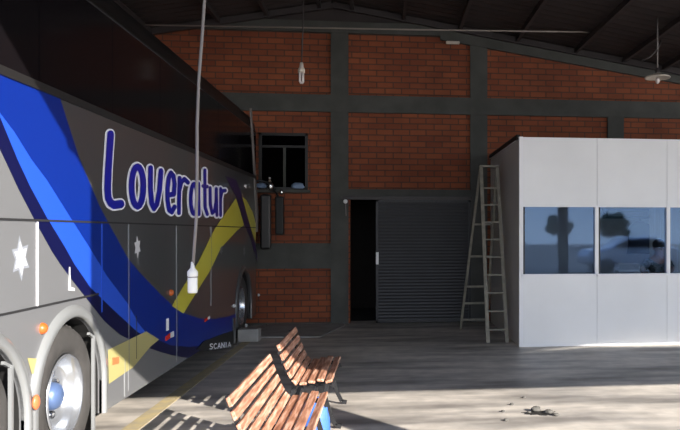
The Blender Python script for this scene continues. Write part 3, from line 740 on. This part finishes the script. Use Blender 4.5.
mb = MB(); mb.sph(hc+Vector((0, -.115, -.035)), .014, .024, .022, 8); mb.sph(hc+Vector((-.10, 0, -.03)), .012, .02, .03, 8); mb.sph(hc+Vector((.10, 0, -.03)), .012, .02, .03, 8); mb.sph(hc+Vector((0, -.095, -.075)), .024, .01, .006, 8); o = mb.build('face_features', 'skin'); o.parent = ps
for s_, wr in ((-1, V[10]), (1, V[14])):
    mb = MB()
    for q, (dx, ln) in enumerate(((-.03, .055), (-.01, .07), (.01, .075), (.03, .062))):
        b0 = wr+Vector((dx, -.03, 0)); mb.tube([b0, b0+Vector((dx*.3, -ln*.6, .012)), b0+Vector((dx*.4, -ln*1.15, -.01))], [.011, .009, .006], 8)
    b0 = wr+Vector((-s_*.03, -.0, 0)); mb.tube([b0, b0+Vector((-s_*.025, -.03, 0)), b0+Vector((-s_*.022, -.055, -.004))], [.012, .010, .007], 8)
    o = mb.build('fingers', 'skin'); o.parent = ps
# stool
st = empty('office_stool', (hx+.18, oy+.12, .03)); tag(st, 'dark round stool under the person in the cabin', 'stool')
MB().lathe([(0, .40), (.19, .40), (.2, .43), (.19, .47), (0, .47)], (hx+.18, oy+.14, .0), 'Z', 24).build('seat', 'black', st)
for i in range(4):
    t = PI/4+i*PI/2; MB().tube([(hx+.18+.1*math.cos(t), oy+.14+.1*math.sin(t), .41), (hx+.18+.18*math.cos(t), oy+.14+.18*math.sin(t), .03)], .014, 8).build('leg', 'steel', st)

# ------------------------------------------------------------------ step ladder
ld = empty('step_ladder', (1.65, 12.3, 0)); tag(ld, 'tall wooden folding ladder standing beside the cabin', 'ladder')
fl = atZ(488, 343, 0); fr_ = atZ(507, 342, 0); frn = Vector((fl.x+.30, fl.y+.0, 0))
ap_l = atY(481, 166, fl.y+.75); ap_r = Vector((ap_l.x+.27, ap_l.y, ap_l.z))
rl = atZ(460.5, 329, 0); rr = Vector((rl.x+.46, rl.y, 0))
if rl.y > YW-.15: rl.y = rr.y = YW-.2
for a, b in ((fl, ap_l), (frn, ap_r)): MB().bar(a, b, .03, .055, up=(1, 0, 0)).build('front_rail', 'ladder', ld)
bk = Vector((0, .06, 0))
for a, b in ((rl, ap_l+bk), (rr, ap_r+bk)): MB().bar(a, b, .025, .04, up=(1, 0, 0)).build('rear_rail', 'ladder', ld)
for i in range(9):
    f = (.20+i*.28)/ap_l.z; p = fl.lerp(ap_l, f); q = frn.lerp(ap_r, f); MB().bar(p, q, .07, .022).build('rung', 'ladder', ld)
for z in (.17, .47, .77, 1.3, 1.85):
    f = z/ap_l.z; p = rl.lerp(ap_l+bk, f); q = rr.lerp(ap_r+bk, f); MB().bar(p, q, .03, .035).build('rear_rung', 'ladder', ld)
MB().box(ap_l.x-.02, ap_r.x+.02, ap_l.y-.06, ap_l.y+.12, ap_l.z-.02, ap_l.z+.01).build('top_cap', 'ladder', ld)

# ------------------------------------------------------------------ hanging things
# long cord with a bell-shaped white socket, close to the camera
py_ = 6.0; b0 = atY(192.6, 293, py_); b1 = atY(192.8, 268, py_); top = atY(205.5, -60, py_)
hs = empty('hanging_socket', b1); tag(hs, 'white plastic socket at the end of a long pale cord before the bus', 'socket')
kt = (4.4+.0-b1.z)/(top.z-b1.z); tp_ = b1+(top-b1)*kt; tp_.z = roofz(tp_.x)-.02; tp_.x = b1.x+(top.x-b1.x)*(tp_.z-b1.z)/(top.z-b1.z)
cpts = [tp_.lerp(b1, i/12)+Vector((.012*math.sin(i*1.3), 0, 0))*(0 if i in (0, 12) else 1) for i in range(13)]
MB().tube(cpts, .0125, 8).build('cord', 'cord', hs)
h_ = b1.z-b0.z
MB().lathe([(0, 0), (.034, 0), (.037, .012), (.037, h_*.62), (.034, h_*.66), (.040, h_*.68), (.040, h_*.86), (.028, h_*.93), (.016, h_*1.0), (.013, h_*1.25), (0, h_*1.25)], b0, 'Z', 24).build('socket_body', 'plug', hs)
MB().lathe([(.0382, h_*.62), (.0382, h_*.66)], b0, 'Z', 24).build('socket_ring', 'cord', hs)
# compact lamp in the middle
yy_ = 10.9; c = atY(301.5, 83, yy_); z1 = atY(301.5, 66, yy_).z; hgt = z1-c.z
lp = empty('pendant_lamp', (c.x, yy_, c.z)); tag(lp, 'small bare tube bulb on a dark cord before the upper beam', 'lamp')
mb = MB()
for i in range(4):
    t = PI/4+i*PI/2; mb.tube([(c.x+.028*math.cos(t), yy_+.028*math.sin(t), c.z+hgt*.62), (c.x+.03*math.cos(t), yy_+.03*math.sin(t), c.z+.02), (c.x+.012*math.cos(t), yy_+.012*math.sin(t), c.z)], .017, 10)
mb.build('bulb', 'bulb', lp)
MB().lathe([(0, hgt*.6), (.05, hgt*.6), (.05, hgt*.78), (.03, hgt*.95), (.022, hgt*1.2), (0, hgt*1.2)], (c.x, yy_, c.z), 'Z', 20).build('bulb_base', 'lamp', lp)
MB().tube([(c.x, yy_, c.z+hgt*1.15), (c.x+.02, yy_, c.z+.8), (c.x+.04, yy_, roofz(c.x+.04)-.01)], .009, 8).build('cord', 'steel', lp)
# disc shade lamp on the right
yy_ = 11.3; c = atY(657.5, 77.5, yy_)
lp = empty('pendant_lamp', c); tag(lp, 'pendant lamp with a shallow white disc shade above the cabin', 'lamp')
MB().lathe([(.20, -.012), (.205, 0), (.19, .012), (.09, .045), (.04, .07), (.03, .07), (.08, .035), (.185, -.0), (.20, -.012)], c, 'Z', 36).build('lamp_shade', 'lamp', lp)
MB().sph(c+Vector((0, 0, -.05)), .036, .036, .05, 16).build('bulb', 'bulb', lp)
MB().lathe([(0, .03), (.03, .03), (.035, .10), (.02, .15), (0, .15)], c, 'Z', 16).build('lamp_holder', 'steel', lp)
MB().tube([c+Vector((0, 0, .14)), Vector((c.x, c.y, roofz(c.x)-.01))], .011, 8).build('lamp_rod', 'cord', lp)
# little fitting high on the wall
c = atY(452.5, 43.5, YW); lp = empty('wall_lamp', (c.x, YW, c.z)); tag(lp, 'tiny pale lamp fitting high on the brick wall near the column', 'lamp')
MB().box(c.x-.13, c.x+.13, YW-.10, YW-.04, c.z-.03, c.z+.025).build('lamp_tube', 'lamp', lp, bevel=.015); MB().box(c.x-.05, c.x+.05, YW-.05, YW, c.z-.02, c.z+.02).build('lamp_bracket', 'steel', lp)
# tension rod across the gable
a = atY(120, 24.5, YW-.5); b = atY(700, 33.5, YW-1.4)
o = MB().tube([a, a.lerp(b, .5)+Vector((0, 0, -.01)), b], .014, 8).build('tie_rod', 'rod'); tag(o, 'thin pale steel tie rod crossing below the roof', 'rod', kind='structure')
# conduit hook by the right lamp
c0 = atY(661, 40, YW-1.6); pb = [Vector((c0.x, c0.y, roofz(c0.x)-.005)), atY(660, 44, YW-1.6), atY(657, 50, YW-1.6), atY(650, 57, YW-1.6), atY(641, 61, YW-1.6)]
o = MB().tube(pb, .014, 8).build('conduit_pipe', 'steel'); tag(o, 'bent grey conduit under the roof beside the disc lamp', 'pipe', kind='structure')

# ------------------------------------------------------------------ marks on the floor
c = atZ(541, 413, 0)
random.seed(3); pts = []
for i in range(22):
    t = 2*PI*i/22; r = random.uniform(.6, 1.15); pts.append((c.x+.17*r*math.cos(t), c.y+.10*r*math.sin(t), .0))
o = MB().prism(pts, (0, 0, .004)).build('floor_patch', 'patch'); tag(o, 'ragged black stain on the sunlit concrete floor', 'patch')  # flat black shape drawn in place of a broken hole in the floor
for i, (px, py, r) in enumerate(((536, 411.5, .05), (549, 413.5, .04), (524, 398, .018), (512, 405, .022), (503, 412, .02), (506, 421, .024), (556, 416, .03), (529, 413, .02))):
    c = atZ(px, py, 0); o = lump('loose_stone', c.x, c.y, r*.42, r, r*.8, r*.55, 'stone', 20+i)
    names = ('largest dark stone lying on the black floor stain', 'second dark stone at right of the floor stain', 'small stone on the floor farthest from the camera', 'small stone between the far one and the left pair', 'small stone left of the stain, near its left end', 'small stone nearest the bottom edge of the picture', 'dark stone past the right tip of the floor stain', 'small stone at the left tip of the floor stain')
    tag(o, names[i], 'stone', 'stones around the floor stain')

# ------------------------------------------------------------------ outside, behind the camera (seen in the reflections)
def tree(x, y, h, r, lab):
    random.seed(int(x*10)); t = empty('yard_tree', (x, y, 0)); tag(t, lab, 'tree', 'yard trees')
    MB().tube([(x, y, -.05), (x+.1, y, h*.3), (x, y, h*.6)], [.22, .16, .1], 10).build('trunk', 'bark', t)
    mb = MB()
    for i in range(26):
        a, b = random.uniform(0, 2*PI), random.uniform(-.8, 1); q = r*random.uniform(.3, .8)
        mb.sph((x+q*math.cos(a), y+q*math.sin(a), h*.68+b*r*.6), r*.38, r*.38, r*.3, 8)
    mb.build('crown', 'leaf', t)
tree(20, -62, 3.4, 1.6, 'leafy tree far out in the yard'); tree(26, -60, 3.6, 1.9, 'leafy tree far out in the yard'); tree(36, -58, 4, 2.2, 'leafy tree far out in the yard')
# parked car
car = empty('parked_car', (10.5, -9, 0)); tag(car, 'white hatchback car parked in the yard outside', 'car')
side = [(-2.1, .35), (-2.15, .7), (-1.95, .95), (-1.1, 1.05), (-.45, 1.48), (.9, 1.5), (1.75, 1.05), (2.05, .95), (2.12, .5), (2.05, .3)]
mb = MB(); mb.prism([(10.5+x, -9.85, z) for x, z in side], (0, 1.7, 0)); mb.build('car_body', 'carwhite', car, bevel=.08)
for y in (-9.87, -8.13): MB().prism([(10.5+x, y, z) for x, z in ((-.95, 1.07), (-.42, 1.4), (.85, 1.42), (1.5, 1.07))], (0, .02, 0)).build('side_window', 'bglass', car)
for x in (-1.3, 1.3):
    for y in (-9.9, -8.3): MB().lathe([(0, 0), (.2, 0), (.22, .02), (.32, .02), (.33, 0), (.33, .2), (0, .2)], (10.5+x, y, .31), 'Y', 24).build('wheel', 'tyre', car)

# ------------------------------------------------------------------ light
sun = bpy.data.lights.new('sun', 'SUN'); sun.energy = 12.5; sun.angle = math.radians(.3); sun.color = (1, .93, .84)
so = bpy.data.objects.new('sun', sun); COL.objects.link(so)
dv = Vector((-.62, .785, -.5*.785)); so.rotation_euler = dv.to_track_quat('-Z', 'Y').to_euler(); so.location = (10, -12, 9)
W = bpy.data.worlds.new('sky'); SC.world = W; W.use_nodes = True; nt = W.node_tree
L = nt.links
tc = nt.nodes.new('ShaderNodeTexCoord'); sp = nt.nodes.new('ShaderNodeSeparateXYZ'); L.new(tc.outputs['Generated'], sp.inputs[0])
rp = nt.nodes.new('ShaderNodeValToRGB'); e = rp.color_ramp.elements; e[0].position = 0.0; e[0].color = (.80, .80, .80, 1); e[1].position = .6; e[1].color = (.22, .36, .66, 1)
x = e.new(.15); x.color = (.50, .60, .76, 1); L.new(sp.outputs['Z'], rp.inputs[0])
mp = nt.nodes.new('ShaderNodeMapping'); mp.inputs['Scale'].default_value = (2.2, 2.2, 7); cn = nt.nodes.new('ShaderNodeTexNoise'); cn.inputs['Scale'].default_value = 1.6; cn.inputs['Detail'].default_value = 8
L.new(tc.outputs['Generated'], mp.inputs[0]); L.new(mp.outputs[0], cn.inputs[0])
cr = nt.nodes.new('ShaderNodeValToRGB'); cr.color_ramp.elements[0].position = .5; cr.color_ramp.elements[1].position = .72; L.new(cn.outputs['Fac'], cr.inputs[0])
mx = nt.nodes.new('ShaderNodeMix'); mx.data_type = 'RGBA'; L.new(cr.outputs[0], mx.inputs[0]); L.new(rp.outputs[0], mx.inputs[6]); mx.inputs[7].default_value = (1.1, 1.08, 1.04, 1)
bg = nt.nodes['Background']; bg.inputs[1].default_value = 4.0
L.new(mx.outputs[2], bg.inputs[0])

cam = bpy.data.cameras.new('camera'); co = bpy.data.objects.new('camera', cam); COL.objects.link(co)
cam.sensor_width = 36; cam.lens = F*36/680; cam.shift_x = (340-CX)/680; cam.shift_y = (HZ-215)/680
co.location = (0, 0, H); co.rotation_euler = (PI/2, 0, -PSI); cam.clip_start = .05; cam.clip_end = 300
SC.camera = co
vs_ = SC.view_settings; vs_.view_transform = 'Standard'; vs_.look = 'None'; vs_.gamma = 1; vs_.use_curve_mapping = False; vs_.exposure = 0.0
SC.cycles.max_bounces = 8; SC.cycles.diffuse_bounces = 5; SC.cycles.glossy_bounces = 4; SC.cycles.transparent_max_bounces = 8
